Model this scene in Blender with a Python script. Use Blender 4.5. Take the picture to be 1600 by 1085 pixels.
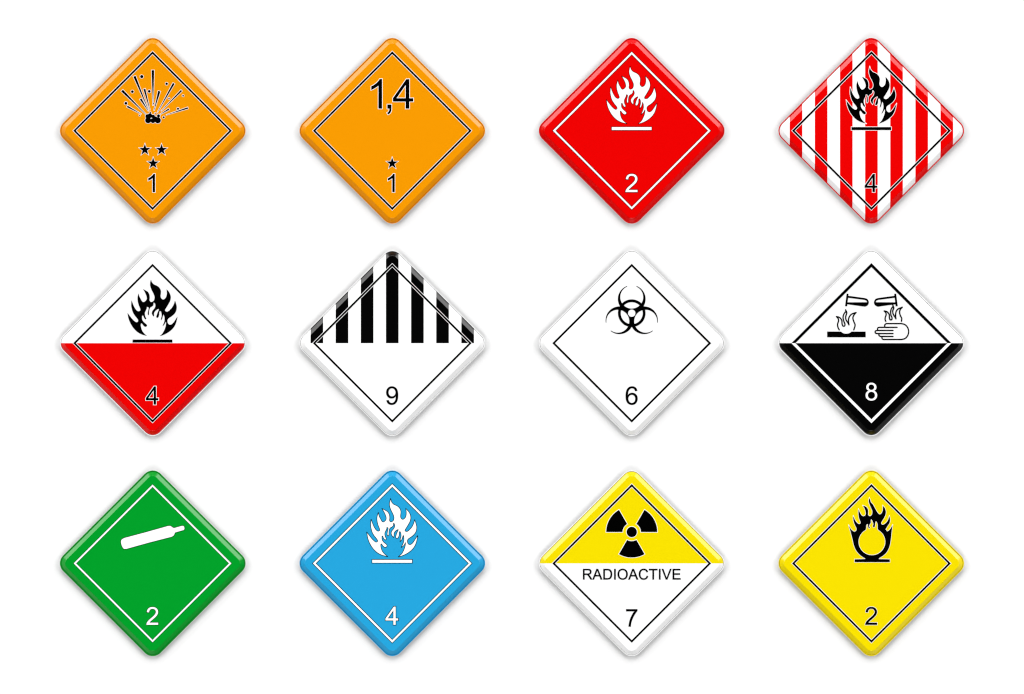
import bpy, math
import numpy as np
from mathutils import Vector
from mathutils.geometry import delaunay_2d_cdt

for o in list(bpy.data.objects):
    bpy.data.objects.remove(o)
S = bpy.context.scene
COL = S.collection
PI = math.pi
MM = 0.001                     # one unit of the drawings below = 1 mm

# ------------------------------------------------------------ camera
DIST = 12.0
cam_d = bpy.data.cameras.new('camera')
cam = bpy.data.objects.new('camera', cam_d)
COL.objects.link(cam)
cam.location = (0, -DIST, 0)
cam.rotation_euler = (math.radians(90), 0, 0)
cam_d.sensor_width = 36
cam_d.lens = 36 * (DIST - 0.012) / 1.6
cam_d.clip_end = 100
S.camera = cam

# ------------------------------------------------------------ light
W = bpy.data.worlds.new('World')
S.world = W
W.use_nodes = True
bg = W.node_tree.nodes['Background']
bg.inputs[0].default_value = (1, 1, 1, 1)
bg.inputs[1].default_value = 0.0
S.view_settings.view_transform = 'Standard'
S.view_settings.look = 'None'
S.view_settings.exposure = 0.0
S.view_settings.gamma = 1.0
S.cycles.filter_width = 1.2


def lamp(name, azimuth, off, energy, size):
    """soft far lamp: azimuth in the wall plane (90 = above), off = degrees away from the wall's normal"""
    d = bpy.data.lights.new(name, 'SUN')
    d.energy = energy
    d.angle = math.radians(size)
    o = bpy.data.objects.new(name, d)
    COL.objects.link(o)
    a, t = math.radians(azimuth), math.radians(off)
    v = Vector((math.sin(t) * math.cos(a), -math.cos(t), math.sin(t) * math.sin(a)))
    o.rotation_euler = v.to_track_quat('Z', 'Y').to_euler()
    o.location = v * 6
    return o


lamp('key_lamp', 90, 53, 2.2, 46)
lamp('side_lamp', 168, 54, 1.32, 36)
lamp('side_lamp', 12, 54, 1.32, 36)
lamp('low_lamp', 270, 54, 1.45, 40)
lamp('rim_lamp', 134, 72, 0.85, 36)
lamp('rim_lamp', 46, 72, 0.85, 36)


# ------------------------------------------------------------ materials
def lin(c):
    c = c / 255
    return c / 12.92 if c < 0.04045 else ((c + 0.055) / 1.055) ** 2.4


def material(name, rgb, rough=0.35, spec=0.5, coat=0.0, var=0.004, bump=0.0):
    m = bpy.data.materials.new(name)
    m.use_nodes = True
    nt = m.node_tree
    b = nt.nodes['Principled BSDF']
    b.inputs['Roughness'].default_value = rough
    b.inputs['Specular IOR Level'].default_value = spec
    b.inputs['Coat Weight'].default_value = coat
    b.inputs['Coat Roughness'].default_value = 0.25
    tc = nt.nodes.new('ShaderNodeTexCoord')
    nz = nt.nodes.new('ShaderNodeTexNoise')
    nz.inputs['Scale'].default_value = 160
    nz.inputs['Detail'].default_value = 3
    nt.links.new(tc.outputs['Object'], nz.inputs['Vector'])
    mr = nt.nodes.new('ShaderNodeMapRange')
    mr.inputs['To Min'].default_value = 1 - var
    mr.inputs['To Max'].default_value = 1 + var
    nt.links.new(nz.outputs['Fac'], mr.inputs['Value'])
    vm = nt.nodes.new('ShaderNodeVectorMath')
    vm.operation = 'SCALE'
    vm.inputs[0].default_value = rgb
    nt.links.new(mr.outputs['Result'], vm.inputs['Scale'])
    nt.links.new(vm.outputs[0], b.inputs['Base Color'])
    if bump:
        bp = nt.nodes.new('ShaderNodeBump')
        bp.inputs['Strength'].default_value = bump
        bp.inputs['Distance'].default_value = 0.0003
        nt.links.new(nz.outputs['Fac'], bp.inputs['Height'])
        nt.links.new(bp.outputs['Normal'], b.inputs['Normal'])
    return m


K = 0.80                       # enamel albedo for a pixel value of 255


def px(r, g, b):
    return tuple(lin(v) * K for v in (r, g, b))


ENAMEL = dict(rough=0.17, spec=0.85)
M = {
    'orange': material('orange_enamel', px(249, 156, 0), **ENAMEL),
    'red': material('red_enamel', px(240, 0, 0), **ENAMEL),
    'green': material('green_enamel', px(0, 161, 42), **ENAMEL),
    'blue': material('blue_enamel', px(38, 168, 224), **ENAMEL),
    'yellow': material('yellow_enamel', px(250, 227, 0), **ENAMEL),
    'white': material('white_enamel', (0.84, 0.84, 0.84), **ENAMEL),
    'black': material('black_enamel', (0.0006, 0.0006, 0.0006), **ENAMEL),
    'ink': material('black_vinyl', (0.0006, 0.0006, 0.0006), rough=0.4, spec=0.0),
    'film': material('white_vinyl', (0.84, 0.84, 0.84), rough=0.5, spec=0.3),
    'shade_dark': material('shade_backing_dark', (0.06, 0.06, 0.06), rough=0.6, spec=0.2),  # dark so the hidden backing throws no bounce light onto the wall
    'wall': material('white_painted_wall', (0.78, 0.78, 0.78), rough=0.8, spec=0.1, var=0.004),
}


# ------------------------------------------------------------ 2D drawing helpers (mm, z up, centred on the sign)
def spline(pts, closed=True, n=7):
    """points (x, y[, 'c']); 'c' marks a sharp corner; Catmull-Rom between"""
    P = [(p[0], p[1]) for p in pts]
    C = [len(p) > 2 for p in pts]
    N = len(P)
    out = []
    for i in range(N if closed else N - 1):
        p1, p2 = P[i], P[(i + 1) % N]
        c1, c2 = C[i], C[(i + 1) % N]
        if not closed:
            c1 = c1 or i == 0
            c2 = c2 or i == N - 2
        p0 = P[i - 1] if not c1 else (2 * p1[0] - p2[0], 2 * p1[1] - p2[1])
        p3 = P[(i + 2) % N] if not c2 else (2 * p2[0] - p1[0], 2 * p2[1] - p1[1])
        d = [max(1e-6, math.dist(a, b)) ** 0.5 for a, b in ((p0, p1), (p1, p2), (p2, p3))]
        for k in range(n):
            t = k / n
            q = []
            for a in (0, 1):
                m1 = (p1[a] - p0[a]) / d[0] - (p2[a] - p0[a]) / (d[0] + d[1]) + (p2[a] - p1[a]) / d[1]
                m2 = (p2[a] - p1[a]) / d[1] - (p3[a] - p1[a]) / (d[1] + d[2]) + (p3[a] - p2[a]) / d[2]
                m1 *= d[1]
                m2 *= d[1]
                h = (2 * t**3 - 3 * t**2 + 1) * p1[a] + (t**3 - 2 * t**2 + t) * m1 \
                    + (-2 * t**3 + 3 * t**2) * p2[a] + (t**3 - t**2) * m2
                q.append(h)
            out.append(tuple(q))
    if not closed:
        out.append(P[-1])
    return out


def tile(ox, oy, s, pts, cx, cy):
    """digitised points of an enlarged crop -> mm relative to the sign's centre, z up"""
    return [((ox + p[0] / s - cx), -(oy + p[1] / s - cy)) + tuple(p[2:]) for p in pts]


def area(c):
    return 0.5 * sum(c[i - 1][0] * c[i][1] - c[i][0] * c[i - 1][1] for i in range(len(c)))


def orient(c, ccw=True):
    return list(c) if (area(c) > 0) == ccw else list(c)[::-1]


def circle(x, y, r, n=40):
    return [(x + r * math.cos(2 * PI * i / n), y + r * math.sin(2 * PI * i / n)) for i in range(n)]


def clean(c, e=1e-4):
    out = []
    for p in c:
        if not out or math.dist(p, out[-1]) > e:
            out.append(p)
    if math.dist(out[0], out[-1]) < e:
        out.pop()
    return out


def offset(c, w, limit=3.0):
    """outward offset of an oriented contour, mitred"""
    c = clean(c)
    n = len(c)
    out = []
    for i in range(n):
        p0, p, p2 = c[i - 1], c[i], c[(i + 1) % n]
        d1 = (p[0] - p0[0], p[1] - p0[1])
        d2 = (p2[0] - p[0], p2[1] - p[1])
        l1, l2 = math.hypot(*d1), math.hypot(*d2)
        n1 = (d1[1] / l1, -d1[0] / l1)
        n2 = (d2[1] / l2, -d2[0] / l2)
        cr = d1[0] * d2[1] - d1[1] * d2[0]
        dt = n1[0] * n2[0] + n1[1] * n2[1]
        if cr >= 0 or dt > 0.97:
            m = (n1[0] + n2[0], n1[1] + n2[1])
            ml = math.hypot(*m)
            cosh = ml / 2
            if cosh > 1 / limit:
                k = w / (cosh * ml)
                out.append((p[0] + m[0] * k, p[1] + m[1] * k))
            else:
                e = w * 2.2
                u1 = (d1[0] / l1, d1[1] / l1)
                u2 = (d2[0] / l2, d2[1] / l2)
                out.append((p[0] + n1[0] * w + u1[0] * e, p[1] + n1[1] * w + u1[1] * e))
                out.append((p[0] + n2[0] * w - u2[0] * e, p[1] + n2[1] * w - u2[1] * e))
        else:
            out.append((p[0] + n1[0] * w, p[1] + n1[1] * w))
            out.append(p)
            out.append((p[0] + n2[0] * w, p[1] + n2[1] * w))
    return out


def winding(q, contours):
    """winding numbers of points q about oriented contours"""
    w = np.zeros(len(q))
    for c in contours:
        a = np.array(c)
        b = np.roll(a, -1, axis=0)
        x, y = q[:, 0:1], q[:, 1:2]
        up = (a[None, :, 1] <= y) & (b[None, :, 1] > y)
        dn = (a[None, :, 1] > y) & (b[None, :, 1] <= y)
        side = (b[None, :, 0] - a[None, :, 0]) * (y - a[None, :, 1]) - (x - a[None, :, 0]) * (b[None, :, 1] - a[None, :, 1])
        w += (up & (side > 0)).sum(1) - (dn & (side < 0)).sum(1)
    return w


def region(contours, inside=None):
    """triangulate the region of positive winding (or where inside(x, y) holds)"""
    vs, es = [], []
    for c in contours:
        c = clean(c)
        b = len(vs)
        vs += [Vector(p) for p in c]
        es += [(b + i, b + (i + 1) % len(c)) for i in range(len(c))]
    V, E, F, _, _, _ = delaunay_2d_cdt(vs, es, [], 0, 1e-5)
    P = np.array([(v.x, v.y) for v in V])
    F = [f for f in F]
    cen = np.array([P[list(f)].mean(0) for f in F])
    if inside is None:
        keep = winding(cen, contours) > 0
    else:
        keep = np.array([inside(x, y) for x, y in cen])
    T = []
    for f, k in zip(F, keep):
        if k:
            pts = [P[i] for i in f]
            T.append(tuple(f) if area(pts) > 0 else tuple(f)[::-1])
    return P, T


def slab(name, reg, y0, y1, mat, parent):
    """a thin sheet: front face y1 mm proud of the wall, edges down to y0 mm"""
    P, T = reg
    used = sorted({i for t in T for i in t})
    idx = {v: k for k, v in enumerate(used)}
    n = len(used)
    vs = [(P[i][0] * MM, -y1 * MM, P[i][1] * MM) for i in used]
    vs += [(P[i][0] * MM, -y0 * MM, P[i][1] * MM) for i in used]
    fs = [tuple(idx[i] for i in t) for t in T]
    he = set()
    for t in T:
        for a, b in zip(t, t[1:] + t[:1]):
            he.add((a, b))
    for a, b in he:
        if (b, a) not in he:
            fs.append((idx[b], idx[a], idx[a] + n, idx[b] + n))
    me = bpy.data.meshes.new(name)
    me.from_pydata(vs, [], fs)
    me.materials.append(mat)
    me.update()
    return link(name, me, parent)


def link(name, me, parent=None):
    o = bpy.data.objects.new(name, me)
    COL.objects.link(o)
    if parent is not None:
        o.parent = parent
    return o


# ------------------------------------------------------------ plate geometry
HALF, RAD = 152.3, 17.4        # sharp half diagonal and corner radius
FACE = 12.0                     # front of the panel, mm off the wall
SQ = math.sqrt(2)


def ring(inset, nseg=10):
    """rounded diamond, inset measured perpendicular to its sides; always the same vertex count"""
    h = HALF - inset * SQ
    r = max(RAD - inset, 3.0)
    out = []
    for k in range(4):
        a = k * PI / 2
        cx, cy = (h - r * SQ) * math.cos(a), (h - r * SQ) * math.sin(a)
        for i in range(nseg + 1):
            t = a - PI / 4 + (PI / 2) * i / nseg
            out.append((cx + r * math.cos(t), cy + r * math.sin(t)))
    return out


def loft(name, profile, mat, parent, cap_back=False):
    """closed band of rings: profile = [(inset, height)]"""
    vs, fs = [], []
    n = None
    for ins, h in profile:
        r = ring(ins)
        n = len(r)
        vs += [(p[0] * MM, -h * MM, p[1] * MM) for p in r]
    for k in range(len(profile) - 1):
        for i in range(n):
            j = (i + 1) % n
            fs.append((k * n + i, k * n + j, (k + 1) * n + j, (k + 1) * n + i))
    if cap_back:
        fs.append(tuple(range(n))[::-1])
    me = bpy.data.meshes.new(name)
    me.from_pydata(vs, [], fs)
    me.materials.append(mat)
    me.update()
    return link(name, me, parent)


GROOVE, LIP = 1.35, 1.3        # start of the panel bevel / rim width
BEV = [(GROOVE, 5.0), (GROOVE + 0.02, 5.4), (8.25, 11.8), (8.45, 11.94), (8.8, FACE)]


def clip(poly, axis, val, keep_less):
    """clip a 3D polygon against a plane"""
    out = []
    s = 1 if keep_less else -1
    n = len(poly)
    for i in range(n):
        a, b = poly[i], poly[(i + 1) % n]
        da, db = s * (a[axis] - val), s * (b[axis] - val)
        if da <= 0:
            out.append(a)
        if (da < 0 < db) or (db < 0 < da):
            t = da / (da - db)
            out.append(tuple(a[k] + (b[k] - a[k]) * t for k in range(3)))
    return out


def panel(name, mat, parent, x0=-999, x1=999, z0=-999, z1=999):
    """the part of the bevelled panel inside a window of the sign's plane"""
    polys = []
    rings = [[(p[0], -h, p[1]) for p in ring(ins)] for ins, h in BEV]
    n = len(rings[0])
    for k in range(len(rings) - 1):
        for i in range(n):
            j = (i + 1) % n
            polys.append([rings[k][i], rings[k][j], rings[k + 1][j], rings[k + 1][i]])
    polys.append(rings[-1])
    vs, fs, key = [], [], {}
    for p in polys:
        for ax, v, less in ((0, x0, False), (0, x1, True), (2, z0, False), (2, z1, True)):
            if abs(v) < 900 and p:
                p = clip(p, ax, v, less)
        if len(p) < 3:
            continue
        f = []
        for v in p:
            kk = tuple(round(c, 4) for c in v)
            if kk not in key:
                key[kk] = len(vs)
                vs.append(tuple(c * MM for c in v))
            if not f or f[-1] != key[kk]:
                f.append(key[kk])
        if len(f) > 2 and f[0] == f[-1]:
            f.pop()
        if len(f) > 2:
            fs.append(f)
    me = bpy.data.meshes.new(name)
    me.from_pydata(vs, [], fs)
    me.materials.append(mat)
    me.update()
    return link(name, me, parent)


L_EDGE, L_SYM, L_TOP = FACE + 0.22, FACE + 0.45, FACE + 0.65


def diamond(h):
    return [(h, 0), (0, h), (-h, 0), (0, -h)]


def decal(name, contours, mat, parent, edge=None, w=0.9, base=FACE, top=L_SYM):
    """symbol with an optional edging of another colour under it"""
    o = slab(name, region(contours), base - 0.1, top, mat, parent)
    if edge is not None:
        slab('edging', region([offset(c, w) for c in contours]), base - 0.1, L_EDGE, edge, o)
    return o


def outer(*cs):
    return [orient(c, True) for c in cs]


def holes(*cs):
    return [orient(c, False) for c in cs]


# ------------------------------------------------------------ numerals and capitals (quadratic outlines, 2048 per em)
def glyph(d):
    """'x,y' line-to points; '~x,y' = quadratic control for the next point"""
    cs = []
    for part in d.split('|'):
        tk = part.split()
        pts, ctrl = [], None
        for t in tk + [tk[0]]:
            q = t.startswith('~')
            x, y = (float(v) for v in t.lstrip('~').split(','))
            if q:
                if ctrl is not None:
                    m = ((ctrl[0] + x) / 2, (ctrl[1] + y) / 2)
                    p = pts[-1]
                    for k in range(1, 6):
                        u = k / 5
                        pts.append(tuple((1 - u)**2 * p[a] + 2 * u * (1 - u) * ctrl[a] + u * u * m[a] for a in (0, 1)))
                ctrl = (x, y)
            elif ctrl is not None:
                p = pts[-1]
                for k in range(1, 6):
                    u = k / 5
                    pts.append(tuple((1 - u)**2 * p[a] + 2 * u * (1 - u) * ctrl[a] + u * u * (x, y)[a] for a in (0, 1)))
                ctrl = None
            else:
                pts.append((x, y))
        cs.append(clean(pts, 0.5))
    return cs


G6 = ('1019,1107 840,1093 ~816,1199 772,1247 ~699,1324 592,1324 ~506,1324 441,1276 ~356,1214 307,1095 ~258,976 256,756 '
      '~321,855 415,903 ~509,951 612,951 ~792,951 918.5,818.5 ~1045,686 1045,476 ~1045,338 985.5,219.5 ~926,101 822,38 '
      '~718,-25 586,-25 ~361,-25 219,140.5 ~77,306 77,686 ~77,1111 234,1304 ~371,1472 603,1472 ~776,1472 886.5,1375 ~997,1278 '
      '| 284,475 ~284,382 323.5,297 ~363,212 434,167.5 ~505,123 583,123 ~697,123 779,215 ~861,307 861,465 ~861,617 780,704.5 '
      '~699,792 576,792 ~454,792 369,704.5 ~284,617')
GLYPH = {
    '1': (glyph('763,0 583,0 583,1147 ~518,1085 412.5,1023 ~307,961 223,930 223,1104 ~374,1175 487,1276 ~600,1377 647,1472 763,1472'), 1139),
    '2': (glyph('1031,173 1031,0 61,0 ~59,65 82,125 ~119,224 200.5,320 ~282,416 436,542 ~675,738 759,852.5 ~843,967 843,1069 '
                '~843,1176 766.5,1249.5 ~690,1323 567,1323 ~437,1323 359,1245 ~281,1167 280,1029 95,1048 ~114,1255 238,1363.5 '
                '~362,1472 571,1472 ~782,1472 905,1355 ~1028,1238 1028,1065 ~1028,977 992,892 ~956,807 872.5,713 ~789,619 595,455 '
                '~433,319 387,270.5 ~341,222 311,173'), 1139),
    '4': (glyph('662,0 662,351 26,351 26,516 695,1466 842,1466 842,516 1040,516 1040,351 842,351 842,0 | 662,516 662,1177 203,516'), 1139),
    '6': (glyph(G6), 1139),
    '7': (glyph('97,1293 97,1466 1046,1466 1046,1326 ~906,1177 768.5,930 ~631,683 556,422 ~502,238 487,0 302,0 ~305,187 375.5,452 '
                '~446,717 577.5,963 ~709,1209 814,1293'), 1139),
    '8': (glyph('362,795 ~250,836 196,912 ~142,988 142,1094 ~142,1254 257,1363 ~372,1472 563,1472 ~755,1472 872,1360.5 ~989,1249 989,1089 '
                '~989,987 935.5,911.5 ~882,836 773,795 ~908,751 978.5,653 ~1049,555 1049,419 ~1049,231 916,103 ~783,-25 566,-25 '
                '~349,-25 216,103.5 ~83,232 83,424 ~83,567 155.5,663.5 ~228,760 '
                '| 326,1100 ~326,996 393,930 ~460,864 567,864 ~671,864 737.5,929.5 ~804,995 804,1090 ~804,1189 735.5,1256.5 '
                '~667,1324 565,1324 ~462,1324 394,1258 ~326,1192 '
                '| 268,423 ~268,346 304.5,274 ~341,202 413,162.5 ~485,123 568,123 ~697,123 781,206 ~865,289 865,417 ~865,547 778.5,632 '
                '~692,717 562,717 ~435,717 351.5,633 ~268,549'), 1139),
    ',': (glyph('182,0 182,205 387,205 387,0 ~387,-113 347,-182.5 ~307,-252 220,-290 170,-213 ~227,-188 254,-139.5 ~281,-91 284,0'), 569),
    'R': (glyph('161,0 161,1466 811,1466 ~1007,1466 1109,1426.5 ~1211,1387 1272,1287 ~1333,1187 1333,1066 ~1333,910 1232,803 ~1131,696 920,667 '
                '~997,630 1037,594 ~1122,516 1198,399 1453,0 1209,0 1015,305 ~930,437 875,507 ~820,577 776.5,605 ~733,633 688,644 '
                '~655,651 580,651 355,651 355,0 | 355,819 772,819 ~905,819 980,846.5 ~1055,874 1094,934.5 ~1133,995 1133,1066 '
                '~1133,1170 1057.5,1237 ~982,1304 819,1304 355,1304'), 1479),
    'A': (glyph('-3,0 560,1466 769,1466 1369,0 1148,0 977,444 364,444 203,0 | 420,602 917,602 764,1008 ~694,1193 660,1312 ~632,1171 581,1032'), 1366),
    'D': (glyph('158,0 158,1466 663,1466 ~834,1466 924,1445 ~1050,1416 1139,1340 ~1255,1242 1312.5,1089.5 ~1370,937 1370,741 ~1370,574 1331,445 '
                '~1292,316 1231,231.5 ~1170,147 1097.5,98.5 ~1025,50 922.5,25 ~820,0 687,0 | 352,173 665,173 ~810,173 892.5,200 ~975,227 1024,276 '
                '~1093,345 1131.5,461.5 ~1170,578 1170,744 ~1170,974 1094.5,1097.5 ~1019,1221 911,1263 ~833,1293 660,1293 352,1293'), 1479),
    'I': (glyph('191,0 191,1466 385,1466 385,0'), 569),
    'O': (glyph('99,714 ~99,1079 295,1285.5 ~491,1492 801,1492 ~1004,1492 1167,1395 ~1330,1298 1415.5,1124.5 ~1501,951 1501,731 ~1501,508 1411,332 '
                '~1321,156 1156,65.5 ~991,-25 800,-25 ~593,-25 430,75 ~267,175 183,348 ~99,521 '
                '| 299,711 ~299,446 441.5,293.5 ~584,141 799,141 ~1018,141 1159.5,295 ~1301,449 1301,732 ~1301,911 1240.5,1044.5 '
                '~1180,1178 1063.5,1251.5 ~947,1325 802,1325 ~596,1325 447.5,1183.5 ~299,1042'), 1593),
    'C': (glyph('1204,514 1398,465 ~1337,226 1178.5,100.5 ~1020,-25 791,-25 ~554,-25 405.5,71.5 ~257,168 179.5,351 ~102,534 102,744 ~102,973 189.5,1143.5 '
                '~277,1314 438.5,1402.5 ~600,1491 794,1491 ~1014,1491 1164,1379 ~1314,1267 1373,1064 1182,1019 ~1131,1179 1034,1252 ~937,1325 790,1325 '
                '~621,1325 507.5,1244 ~394,1163 348,1026.5 ~302,890 302,745 ~302,558 356.5,418.5 ~411,279 526,210 ~641,141 775,141 ~938,141 1051,235 '
                '~1164,329'), 1479),
    'T': (glyph('531,0 531,1293 48,1293 48,1466 1210,1466 1210,1293 725,1293 725,0'), 1251),
    'V': (glyph('577,0 9,1466 219,1466 600,401 ~646,273 677,161 ~711,281 756,401 1152,1466 1350,1466 776,0'), 1366),
    'E': (glyph('162,0 162,1466 1222,1466 1222,1293 356,1293 356,844 1167,844 1167,672 356,672 356,173 1256,173 1256,0'), 1366),
}
GLYPH['9'] = ([[(1123 - x, 1447 - y) for x, y in c] for c in GLYPH['6'][0]], 1139)


def char_at(ch, x, z, s, sy=None):
    sy = sy or s
    cs = [[(x + p[0] * s, z + p[1] * sy) for p in c] for c in GLYPH[ch][0]]
    return outer(cs[0]) + holes(*cs[1:])


def number(ch, parent, mat, edge, base=-95.9, h=28.3, w=0.85):
    s = h / 1466
    cs = [offset(c, 0.12 if mat == M['ink'] else 0.01) for c in char_at(ch, -GLYPH[ch][1] * s / 2, base, s)]
    return decal('class_number', cs, mat, parent, edge, w)


# ------------------------------------------------------------ symbols
def flame_contour():
    cx, cy = 238.4, 536.5
    A = lambda *p: tile(195, 430, 19.73, p, cx, cy)
    B = lambda *p: tile(235, 430, 19.73, p, cx, cy)
    C = lambda *p: tile(195, 480, 19.73, p, cx, cy)
    D = lambda *p: tile(235, 480, 19.73, p, cx, cy)
    c = 'c'
    P = []
    P += C((680, 888, c), (540, 850), (420, 790), (330, 715), (240, 610), (170, 490), (115, 350), (85, 185, c),
           (150, 270), (230, 370), (310, 445), (365, 470), (405, 450), (415, 410), (385, 355), (310, 260), (250, 160), (220, 60))
    P += A((200, 940), (208, 780, c), (245, 880), (290, 985), (355, 1080))
    P += C((400, 125), (440, 130), (480, 100), (478, 60))
    P += A((470, 1020), (430, 920), (400, 800), (395, 690), (425, 570, c), (445, 650), (490, 740), (540, 820), (580, 835),
           (640, 800), (675, 750), (680, 700), (660, 620), (620, 530), (565, 435, c), (640, 475), (710, 520), (755, 600),
           (768, 700), (762, 780), (790, 825))
    P += B((40, 832), (105, 790), (128, 720), (125, 650), (85, 550), (30, 440))
    P += A((785, 330), (782, 250), (806, 140, c))
    P += B((45, 220), (110, 290), (200, 330), (275, 390), (320, 480), (322, 560), (312, 660), (335, 720), (385, 755),
           (440, 735), (485, 680), (508, 590), (508, 510), (500, 440, c), (570, 520), (615, 610), (628, 700), (610, 790),
           (560, 890), (500, 990))
    P += D((452, 85), (455, 120), (510, 143), (570, 120))
    P += B((610, 1066), (670, 1000), (725, 900), (760, 790, c), (790, 880), (810, 980))
    P += D((805, 73), (780, 150), (720, 230), (640, 295), (565, 345), (530, 390), (525, 440), (545, 510), (600, 548),
           (660, 530), (720, 470), (780, 380), (835, 295, c), (810, 420), (770, 540), (710, 640), (620, 730), (520, 800),
           (400, 860), (290, 895, c), (370, 820), (430, 710), (465, 620), (485, 500), (475, 450, c), (450, 500), (415, 555),
           (370, 592, c), (405, 520), (430, 450), (438, 350), (425, 270), (402, 218, c), (380, 290), (355, 370), (322, 412, c),
           (330, 350), (348, 280), (345, 200), (325, 140), (297, 120), (275, 155), (270, 240), (245, 310), (210, 335),
           (185, 310), (200, 240), (232, 150), (262, 80), (252, 55, c), (200, 80), (135, 140), (110, 200), (115, 255),
           (102, 292, c), (60, 240), (45, 180), (65, 120), (120, 50))
    P += B((150, 976), (155, 920), (135, 870), (110, 845, c), (95, 870), (90, 930), (50, 970), (0, 1000))
    P += C((762, 60), (745, 140), (742, 230), (725, 252), (710, 220), (720, 130), (738, 40))
    P += A((730, 995), (700, 983), (680, 990))
    P += C((678, 40), (655, 90), (620, 170), (620, 240), (635, 300), (662, 355), (642, 380), (600, 340), (580, 290),
           (560, 262), (532, 275), (530, 330), (540, 400), (590, 470), (650, 520), (685, 560), (670, 600), (630, 608),
           (580, 575), (540, 520), (505, 495, c), (492, 540), (500, 620), (530, 720), (590, 810))
    return [orient(spline(P, n=4), True)]


FLAME = flame_contour()


def rect(x0, x1, z0, z1):
    return [(x0, z0), (x1, z0), (x1, z1), (x0, z1)]


def flame(parent, mat, edge, w=0.9):
    decal('flame_symbol', FLAME, mat, parent, edge, w)
    decal('ground_bar', outer(rect(-31.2, 30.9, 1.0, 5.6)), mat, parent, edge, w)


def line(parent, mat, edge, w=0.78, h=124.0, t=4.1):
    a, b = diamond(h), diamond(h - t)
    o = slab('border_line', region(outer(a) + holes(b)), FACE - 0.1, L_SYM, mat, parent)
    if edge is not None:
        slab('edging', region(outer(diamond(h + w * SQ)) + holes(diamond(h - t - w * SQ))), FACE - 0.1, L_EDGE, edge, o)
    return o


def stroke(paths, w):
    """round-ended strokes as overlapping outlines (union by winding)"""
    cs = []
    for p in paths:
        p = clean(p)
        for i in range(len(p) - 1):
            a, b = p[i], p[i + 1]
            l = math.dist(a, b)
            n = (-(b[1] - a[1]) / l * w / 2, (b[0] - a[0]) / l * w / 2)
            cs.append(orient([(a[0] + n[0], a[1] + n[1]), (a[0] - n[0], a[1] - n[1]), (b[0] - n[0], b[1] - n[1]), (b[0] + n[0], b[1] + n[1])]))
            cs.append(circle(b[0], b[1], w / 2, 8))
        cs.append(circle(p[0][0], p[0][1], w / 2, 8))
    return cs


def star_at(parent, x, z, R=9.45):
    c = []
    for i in range(10):
        r = R if i % 2 == 0 else R * 0.39
        a = PI / 2 + i * PI / 5
        c.append((x + r * math.cos(a), z + r * math.sin(a)))
    return decal('star', outer(c), M['ink'], parent, M['film'], 0.65)


# ------------------------------------------------------------ the wall
def wall():
    me = bpy.data.meshes.new('wall')
    a = 5.0
    v = [(-a, 0, -a), (a, 0, -a), (a, 0, a), (-a, 0, a), (-a, .1, -a), (a, .1, -a), (a, .1, a), (-a, .1, a)]
    me.from_pydata(v, [], [(0, 1, 2, 3), (5, 4, 7, 6), (4, 5, 1, 0), (5, 6, 2, 1), (6, 7, 3, 2), (7, 4, 0, 3)])
    me.materials.append(M['wall'])
    me.update()
    o = link('wall', me)
    o['kind'] = 'structure'


wall()


def placard(x, y, label, rim):
    e = bpy.data.objects.new('hazard_sign', None)
    e.empty_display_size = 0.05
    COL.objects.link(e)
    e.location = ((x - 800) * MM, 0, (542.5 - y) * MM)
    e['label'] = label
    e['category'] = 'hazard sign'
    e['group'] = 'diamond hazard signs set out in a grid on the white wall'
    loft('rim', [(0.5, 6.1), (0.0, 6.3), (0.0, 6.7), (0.2, 6.9), (1.1, 6.8), (LIP, 6.5), (LIP, 5.0)], M[rim], e)
    loft('shade_backing', [(14.0, 0.2), (14.0, 4.5), (0.5, 5.8), (0.5, 6.1)], M['shade_dark'], e, cap_back=True)  # added dark undercut backing, blocks bounce to deepen the shade round the edge
    return e


X = [238.4, 612.9, 987.1, 1361.6]
Y = [204.5, 536.5, 880.6]

# ---- row 1
s = placard(X[0], Y[0], 'orange diamond sign with a black blast symbol above three stars and a 1', 'orange')
panel('face_panel', M['orange'], s)
line(s, M['ink'], M['film'])


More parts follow.
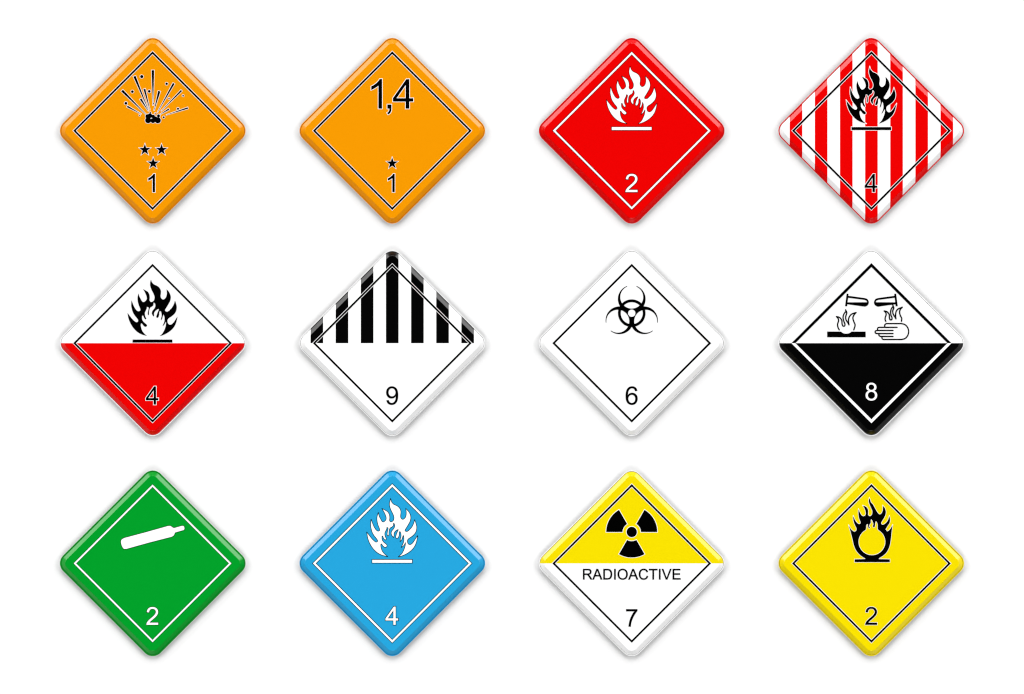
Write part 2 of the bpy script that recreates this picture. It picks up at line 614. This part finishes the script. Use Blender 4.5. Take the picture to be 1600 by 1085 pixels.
def blast(parent):
    t = lambda p: tile(180, 95, 9.867, p, X[0], Y[0])
    rays = [((185, 705), (400, 822), 22), ((105, 460), (485, 840), 33), ((297, 240), (512, 760), 33), ((450, 438), (535, 760), 28),
            ((392, 590), (510, 775), 26), ((581, 148), (583, 690), 35), ((680, 470), (600, 765), 32), ((903, 350), (650, 800), 26),
            ((1022, 460), (710, 775), 20), ((828, 748), (690, 830), 19), ((1120, 730), (790, 836), 19)]
    quads, dots, lumps = [], [], []
    for a, b, w in rays:
        w += 5
        l = math.dist(a, b)
        n = (-(b[1] - a[1]) / l * w / 2, (b[0] - a[0]) / l * w / 2)
        quads.append(orient(t([(a[0] + n[0], a[1] + n[1]), (a[0] - n[0], a[1] - n[1]),
                               (b[0] - n[0] * .1, b[1] - n[1] * .1), (b[0] + n[0] * .1, b[1] + n[1] * .1)])))
    for x, y, r in ((409, 246, 25), (265, 478, 21), (165, 657, 22), (525, 474, 21), (793, 357, 19), (830, 583, 11), (1047, 541, 13),
                    (968, 742, 17), (590, 660, 9), (541, 803, 12), (617, 812, 9), (377, 843, 9), (749, 873, 15)):
        (p,) = t([(x, y)])
        dots.append(circle(p[0], p[1], r / 9.867, 16))
    for x, y, r in ((508, 920, 46), (583, 925, 38), (657, 920, 47), (500, 860, 34), (535, 850, 36), (668, 852, 24), (620, 890, 30), (585, 862, 28)):
        (p,) = t([(x, y)])
        lumps.append(circle(p[0], p[1], r / 9.867, 28))
    o = slab('blast_symbol', region(lumps), FACE - .1, L_SYM + 0.1, M['ink'], parent)
    slab('edging', region([offset(q, 0.7) for q in quads + dots + lumps]), FACE - .1, L_EDGE, M['film'], o)
    for q in quads:
        slab('ray', region([q]), FACE - .1, L_SYM, M['ink'], o)
    for q in dots:
        slab('fragment', region([q]), FACE - .1, L_SYM + 0.05, M['ink'], o)


blast(s)
star_at(s, -12.0, -29.8)
star_at(s, 14.0, -29.8)
star_at(s, 0.9, -51.0)
number('1', s, M['ink'], M['film'])

s = placard(X[1], Y[0], 'orange diamond sign with the large figures 1,4 above one black star', 'orange')
panel('face_panel', M['orange'], s)
line(s, M['ink'], M['film'])
cs = []
for ch, ox in (('1', 573.0), (',', 599.5), ('4', 613.1)):
    cs += char_at(ch, ox - X[1], -(170.0 - Y[0]), 0.0314)
decal('division_number', cs, M['ink'], s, M['film'], 0.95)
star_at(s, -0.1, -51.0)
number('1', s, M['ink'], M['film'])

s = placard(X[2], Y[0], 'all red diamond sign with a white flame over a white bar', 'red')
panel('face_panel', M['red'], s)
line(s, M['film'], M['ink'], 0.8, h=123.2, t=3.9)
flame(s, M['film'], M['ink'], 0.8)
number('2', s, M['film'], M['ink'], w=0.8)

s = placard(X[3], Y[0], 'red and white vertically striped diamond sign with a black flame', 'red')
for k in range(-7, 8):
    a, b = (k - 0.5) * 19.64, (k + 0.5) * 19.64
    panel('stripe', M['red'] if k % 2 == 0 else M['white'], s, a if k > -7 else -999, b if k < 7 else 999)
line(s, M['ink'], M['film'])
flame(s, M['ink'], M['film'], 0.85)
number('4', s, M['ink'], M['film'])

# ---- row 2
s = placard(X[0], Y[1], 'diamond sign, white above with a black flame and red below', 'white')
o = panel('face_panel', M['white'], s, z0=0)
o['label'] = 'white upper half of the panel'
o = panel('face_panel', M['red'], s, z1=0)
o['label'] = 'red lower half of the panel'
line(s, M['ink'], M['film'])
flame(s, M['ink'], None)
number('4', s, M['ink'], M['film'])

s = placard(X[1], Y[1], 'white diamond sign with seven black stripes in its upper half and a 9', 'white')
panel('face_panel', M['white'], s, z1=0)
for k in range(-7, 8):
    a, b = (k - 0.5) * 19.64, (k + 0.5) * 19.64
    panel('stripe', M['black'] if k % 2 == 0 else M['white'], s, a if k > -7 else -999, b if k < 7 else 999, z0=0)
line(s, M['ink'], M['film'])
number('9', s, M['ink'], None)

s = placard(X[2], Y[1], 'plain white diamond sign with a black biohazard symbol and a 6', 'white')
panel('face_panel', M['white'], s)
line(s, M['ink'], None)


def biohazard(parent):
    k = 12.05
    cy = -(489.6 - Y[1])
    Rr, rr, Ro, ri = 259 / k, 208 / k, 260 / k, 217 / k
    do, di = 267 / k, 303 / k
    hole, gap = 70 / k, 88 / k
    dirs = [PI / 2 + i * 2 * PI / 3 for i in range(3)]
    co = [(do * math.cos(a), do * math.sin(a)) for a in dirs]
    ci = [(di * math.cos(a), di * math.sin(a)) for a in dirs]
    cs = [circle(0, 0, Rr, 96), circle(0, 0, rr, 96), circle(0, 0, hole, 48)]
    cs += [circle(x, y, Ro, 96) for x, y in co] + [circle(x, y, ri, 96) for x, y in ci]
    for a in dirs:
        u, v = (math.cos(a), math.sin(a)), (-math.sin(a), math.cos(a))
        q = []
        for s1, s2 in ((di, -gap), (di + 25, -gap), (di + 25, gap), (di, gap)):
            q.append((u[0] * s1 + v[0] * s2, u[1] * s1 + v[1] * s2))
        cs.append(q)

    def inside(x, y):
        r = math.hypot(x, y)
        if r < hole:
            return False
        if rr < r < Rr:
            return True
        if any(math.hypot(x - a, y - b) < ri for a, b in ci):
            return False
        for (a, b), d in zip(co, dirs):
            if math.hypot(x - a, y - b) < Ro:
                s1 = x * math.cos(d) + y * math.sin(d)
                s2 = -x * math.sin(d) + y * math.cos(d)
                if not (s1 > di and abs(s2) < gap):
                    return True
        return False
    P, T = region(cs, inside)
    P = P + np.array([0, cy])
    slab('biohazard_symbol', (P, T), FACE - 0.1, L_SYM, M['ink'], parent)


biohazard(s)
number('6', s, M['ink'], None)

s = placard(X[3], Y[1], 'diamond sign with two test tubes, slab and hand over a black lower half', 'white')
o = panel('face_panel', M['white'], s, z0=0)
o['label'] = 'white upper half of the panel'
o = panel('face_panel', M['black'], s, z1=0)
o['label'] = 'black lower half of the panel'
h8, t8 = 125.0, 6.0
o = slab('border_line', region([orient([(h8, 0), (0, h8), (-h8, 0), (-h8 + t8, 0), (0, h8 - t8), (h8 - t8, 0)])]), FACE - 0.1, L_SYM, M['ink'], s)
o['label'] = 'black half of the border line'
o = slab('border_line', region([orient([(h8, 0), (0, -h8), (-h8, 0), (-h8 + t8, 0), (0, -h8 + t8), (h8 - t8, 0)])]), FACE - 0.1, L_SYM, M['film'], s)
o['label'] = 'white half of the border line'


def corrosion(parent):
    c = 'c'
    tl = lambda p: tile(1285, 450, 12.76, p, X[3], Y[1])
    tr = lambda p: tile(1355, 450, 12.76, p, X[3], Y[1])
    lip = tl([(485, 115), (521, 121), (492, 368), (452, 365)])
    body = spline(tl([(505, 158, c), (850, 205, c), (895, 225), (925, 285), (905, 345), (850, 376, c), (490, 327, c)]), n=5)
    hol = spline(tl([(512, 198, c), (840, 240, c), (878, 258), (893, 288, c), (500, 290, c)]), n=5)
    slab('test_tube_symbol', region(outer(lip, body) + holes(hol)), FACE - .1, L_SYM, M['ink'], parent)
    mir = lambda q: [(-x - 0.1, y) for x, y in q]
    slab('test_tube_symbol', region(outer(mir(lip), mir(body)) + holes(mir(hol))), FACE - .1, L_SYM, M['ink'], parent)
    sl = spline(tl([(95, 873, c), (370, 873, c), (410, 903), (475, 915), (540, 903), (580, 873, c), (862, 873, c), (862, 985, c), (95, 985, c)]), n=4)
    slab('slab_symbol', region(outer(sl)), FACE - .1, L_SYM, M['ink'], parent)
    f1 = spline(tl([(335, 838), (308, 780), (303, 720), (322, 660), (315, 615), (280, 574, c), (340, 590), (385, 645), (392, 720), (412, 762),
                    (440, 762), (450, 730), (425, 660), (412, 585), (430, 520), (472, 468, c), (462, 440, c), (486, 500), (465, 570), (472, 640),
                    (508, 695), (530, 738, c), (520, 670), (528, 600), (575, 530), (672, 492, c), (630, 540), (608, 600), (625, 670), (652, 740), (626, 838)]), False, 4)
    slab('vapour_symbol', region(stroke([f1], 2.05)), FACE - .1, L_SYM, M['ink'], parent)
    f2 = spline(tr([(372, 668), (358, 635), (360, 590), (378, 530), (368, 492), (338, 460, c), (400, 480), (441, 540), (442, 600), (460, 638),
                    (488, 634), (495, 600), (472, 540), (467, 470), (485, 410), (518, 370, c), (512, 348, c), (530, 405), (508, 460), (520, 530),
                    (552, 578), (572, 618, c), (566, 560), (572, 490), (605, 430), (700, 386, c), (660, 430), (645, 490), (662, 555), (688, 610), (682, 668)]), False, 4)
    slab('vapour_symbol', region(stroke([f2], 2.0)), FACE - .1, L_SYM + 0.1, M['ink'], parent)
    ps = [tr([(595, 788), (235, 788)]) + spline(tr([(235, 788), (212, 800), (207, 845)]), False, 4),
          spline(tr([(352, 785), (350, 740), (378, 713, c), (680, 713, c), (755, 735), (808, 795), (826, 875), (808, 950), (755, 1010), (685, 1030, c),
                     (320, 1030, c), (298, 1012), (292, 975)]), False, 6),
          spline(tr([(515, 850), (195, 850, c), (163, 862), (163, 900), (195, 912, c), (515, 912)]), False, 5),
          spline(tr([(515, 970), (262, 970, c), (236, 950), (233, 915)]), False, 5)]
    slab('hand_symbol', region(stroke(ps, 2.0)), FACE - .1, L_SYM, M['ink'], parent)


corrosion(s)
number('8', s, M['film'], None, base=-89.3, h=27.4)

# ---- row 3
s = placard(X[0], Y[2], 'green diamond sign with a tilted white gas cylinder symbol', 'green')
panel('face_panel', M['green'], s)
line(s, M['film'], M['ink'], 0.6, h=123.2, t=3.6)
c = 'c'
cyl = spline(tile(180, 810, 13.33, [(190, 412, c), (640, 292, c), (1100, 162, c), (1150, 162), (1190, 188), (1222, 206, c), (1395, 158, c), (1428, 168),
                                    (1442, 222), (1425, 246, c), (1245, 298, c), (1236, 325), (1215, 362), (1175, 386, c), (700, 508, c), (240, 636, c), (185, 638),
                                    (150, 595), (122, 510), (132, 450)], X[0], Y[2]), n=4)
decal('gas_cylinder_symbol', outer(cyl), M['film'], s, M['ink'], 0.8)
number('2', s, M['film'], M['ink'], h=27.6, w=0.7)

s = placard(X[1], Y[2], 'blue diamond sign with a white flame over a white bar', 'blue')
panel('face_panel', M['blue'], s)
line(s, M['film'], M['ink'], 0.95, h=123.9, t=4.2)
flame(s, M['film'], M['ink'], 1.0)
number('4', s, M['film'], M['ink'], w=1.0)

s = placard(X[2], Y[2], 'diamond sign, yellow above and white below, with trefoil and the word RADIOACTIVE', 'white')
o = panel('face_panel', M['yellow'], s, z0=0)
o['label'] = 'yellow upper half of the panel'
o = panel('face_panel', M['white'], s, z1=0)
o['label'] = 'white lower half of the panel'
line(s, M['ink'], M['film'])
tz = -(831.5 - Y[2])
decal('trefoil_hub', [circle(0, tz, 8.05, 48)], M['ink'], s, M['film'], 0.9)
for a0 in (0, 120, 240):
    q = [(39.9 * math.cos(math.radians(a0 + t)), tz + 39.9 * math.sin(math.radians(a0 + t))) for t in range(0, 61, 3)]
    q += [(14.4 * math.cos(math.radians(a0 + t)), tz + 14.4 * math.sin(math.radians(a0 + t))) for t in range(60, -1, -5)]
    decal('trefoil_blade', outer(q), M['ink'], s, M['film'], 0.9)
word = 'RADIOACTIVE'
sc = 152.3 / 13612
tot = sum(GLYPH[ch][1] for ch in word) * sc
xx = -tot / 2 - 0.2
cs = []
for ch in word:
    cs += char_at(ch, xx, -(905.7 - Y[2]), sc)
    xx += GLYPH[ch][1] * sc
decal('lettering', [offset(c, 0.22) for c in cs], M['ink'], s)
number('7', s, M['ink'], None, base=-98.8, h=27.2)

s = placard(X[3], Y[2], 'all yellow diamond sign with a black flame over a circle', 'yellow')
panel('face_panel', M['yellow'], s)
line(s, M['ink'], M['film'])


def oxidiser(parent):
    E = lambda *p: tile(1320, 770, 19.73, p, X[3], Y[2])
    F = lambda *p: tile(1360, 770, 19.73, p, X[3], Y[2])
    G = lambda *p: tile(1320, 820, 16.69, p, X[3], Y[2])
    H = lambda *p: tile(1360, 820, 16.69, p, X[3], Y[2])
    P = G((258, 978, c), (258, 905, c), (535, 898, c), (530, 880, c), (440, 825), (350, 745), (280, 645), (235, 530), (205, 400), (160, 220)) + E((125, 1015, c)) \
        + G((155, 110), (205, 162), (258, 180), (300, 155), (305, 100), (270, 20)) \
        + E((300, 970), (265, 850), (264, 725, c), (305, 830), (350, 900), (410, 958), (450, 970), (488, 935), (480, 890), (440, 790), (420, 650),
            (425, 515, c), (460, 600), (510, 690), (570, 728), (625, 705), (647, 650), (635, 560), (600, 470), (560, 400, c), (640, 430), (700, 490),
            (720, 580), (718, 680), (760, 725), (810, 710), (845, 650), (850, 580), (820, 490), (770, 380), (738, 260), (758, 165, c), (790, 250)) \
        + F((10, 290), (80, 370), (150, 500), (210, 600), (250, 650), (290, 670), (340, 640), (375, 570), (385, 490), (385, 405, c), (440, 470),
            (475, 580), (470, 660), (430, 760), (370, 860), (330, 940), (350, 980), (400, 985), (460, 950), (530, 870), (585, 725, c), (605, 830),
            (590, 930), (540, 1010)) \
        + H((419, 83), (393, 122, c), (435, 175, c), (460, 170), (520, 110), (577, 15, c), (552, 200), (530, 400), (500, 560), (430, 710), (330, 810),
            (230, 870, c), (215, 898, c), (505, 905, c), (505, 978, c))
    cxx, cyy, r = 1362.4 - X[3], -(846.8 - Y[2]), 21.0
    I = []
    for t in range(118, 428, 10):
        I.append((cxx + r * math.cos(math.radians(t)), cyy + r * math.sin(math.radians(t))))
    I[0] = I[0] + (c,)
    I[-1] = I[-1] + (c,)
    I += H((190, 122, c)) + F((225, 1060), (220, 960), (185, 885, c), (160, 890), (148, 940), (140, 1020), (118, 1068), (90, 1062), (80, 1030), (92, 980),
          (85, 930), (40, 830)) + E((812, 815, c), (798, 870), (800, 930), (760, 990), (745, 1050)) + G((655, 70), (640, 98, c), (612, 70)) \
        + E((712, 1040), (715, 985), (692, 962, c), (670, 990), (655, 1050)) + G((556, 80))
    o = orient(spline(P, n=4), True)
    i = orient(spline(I, n=3), False)
    decal('flame_over_circle_symbol', [o, i], M['ink'], parent, M['film'], 0.65)


oxidiser(s)
number('2', s, M['ink'], M['film'], w=0.6, h=27.8)
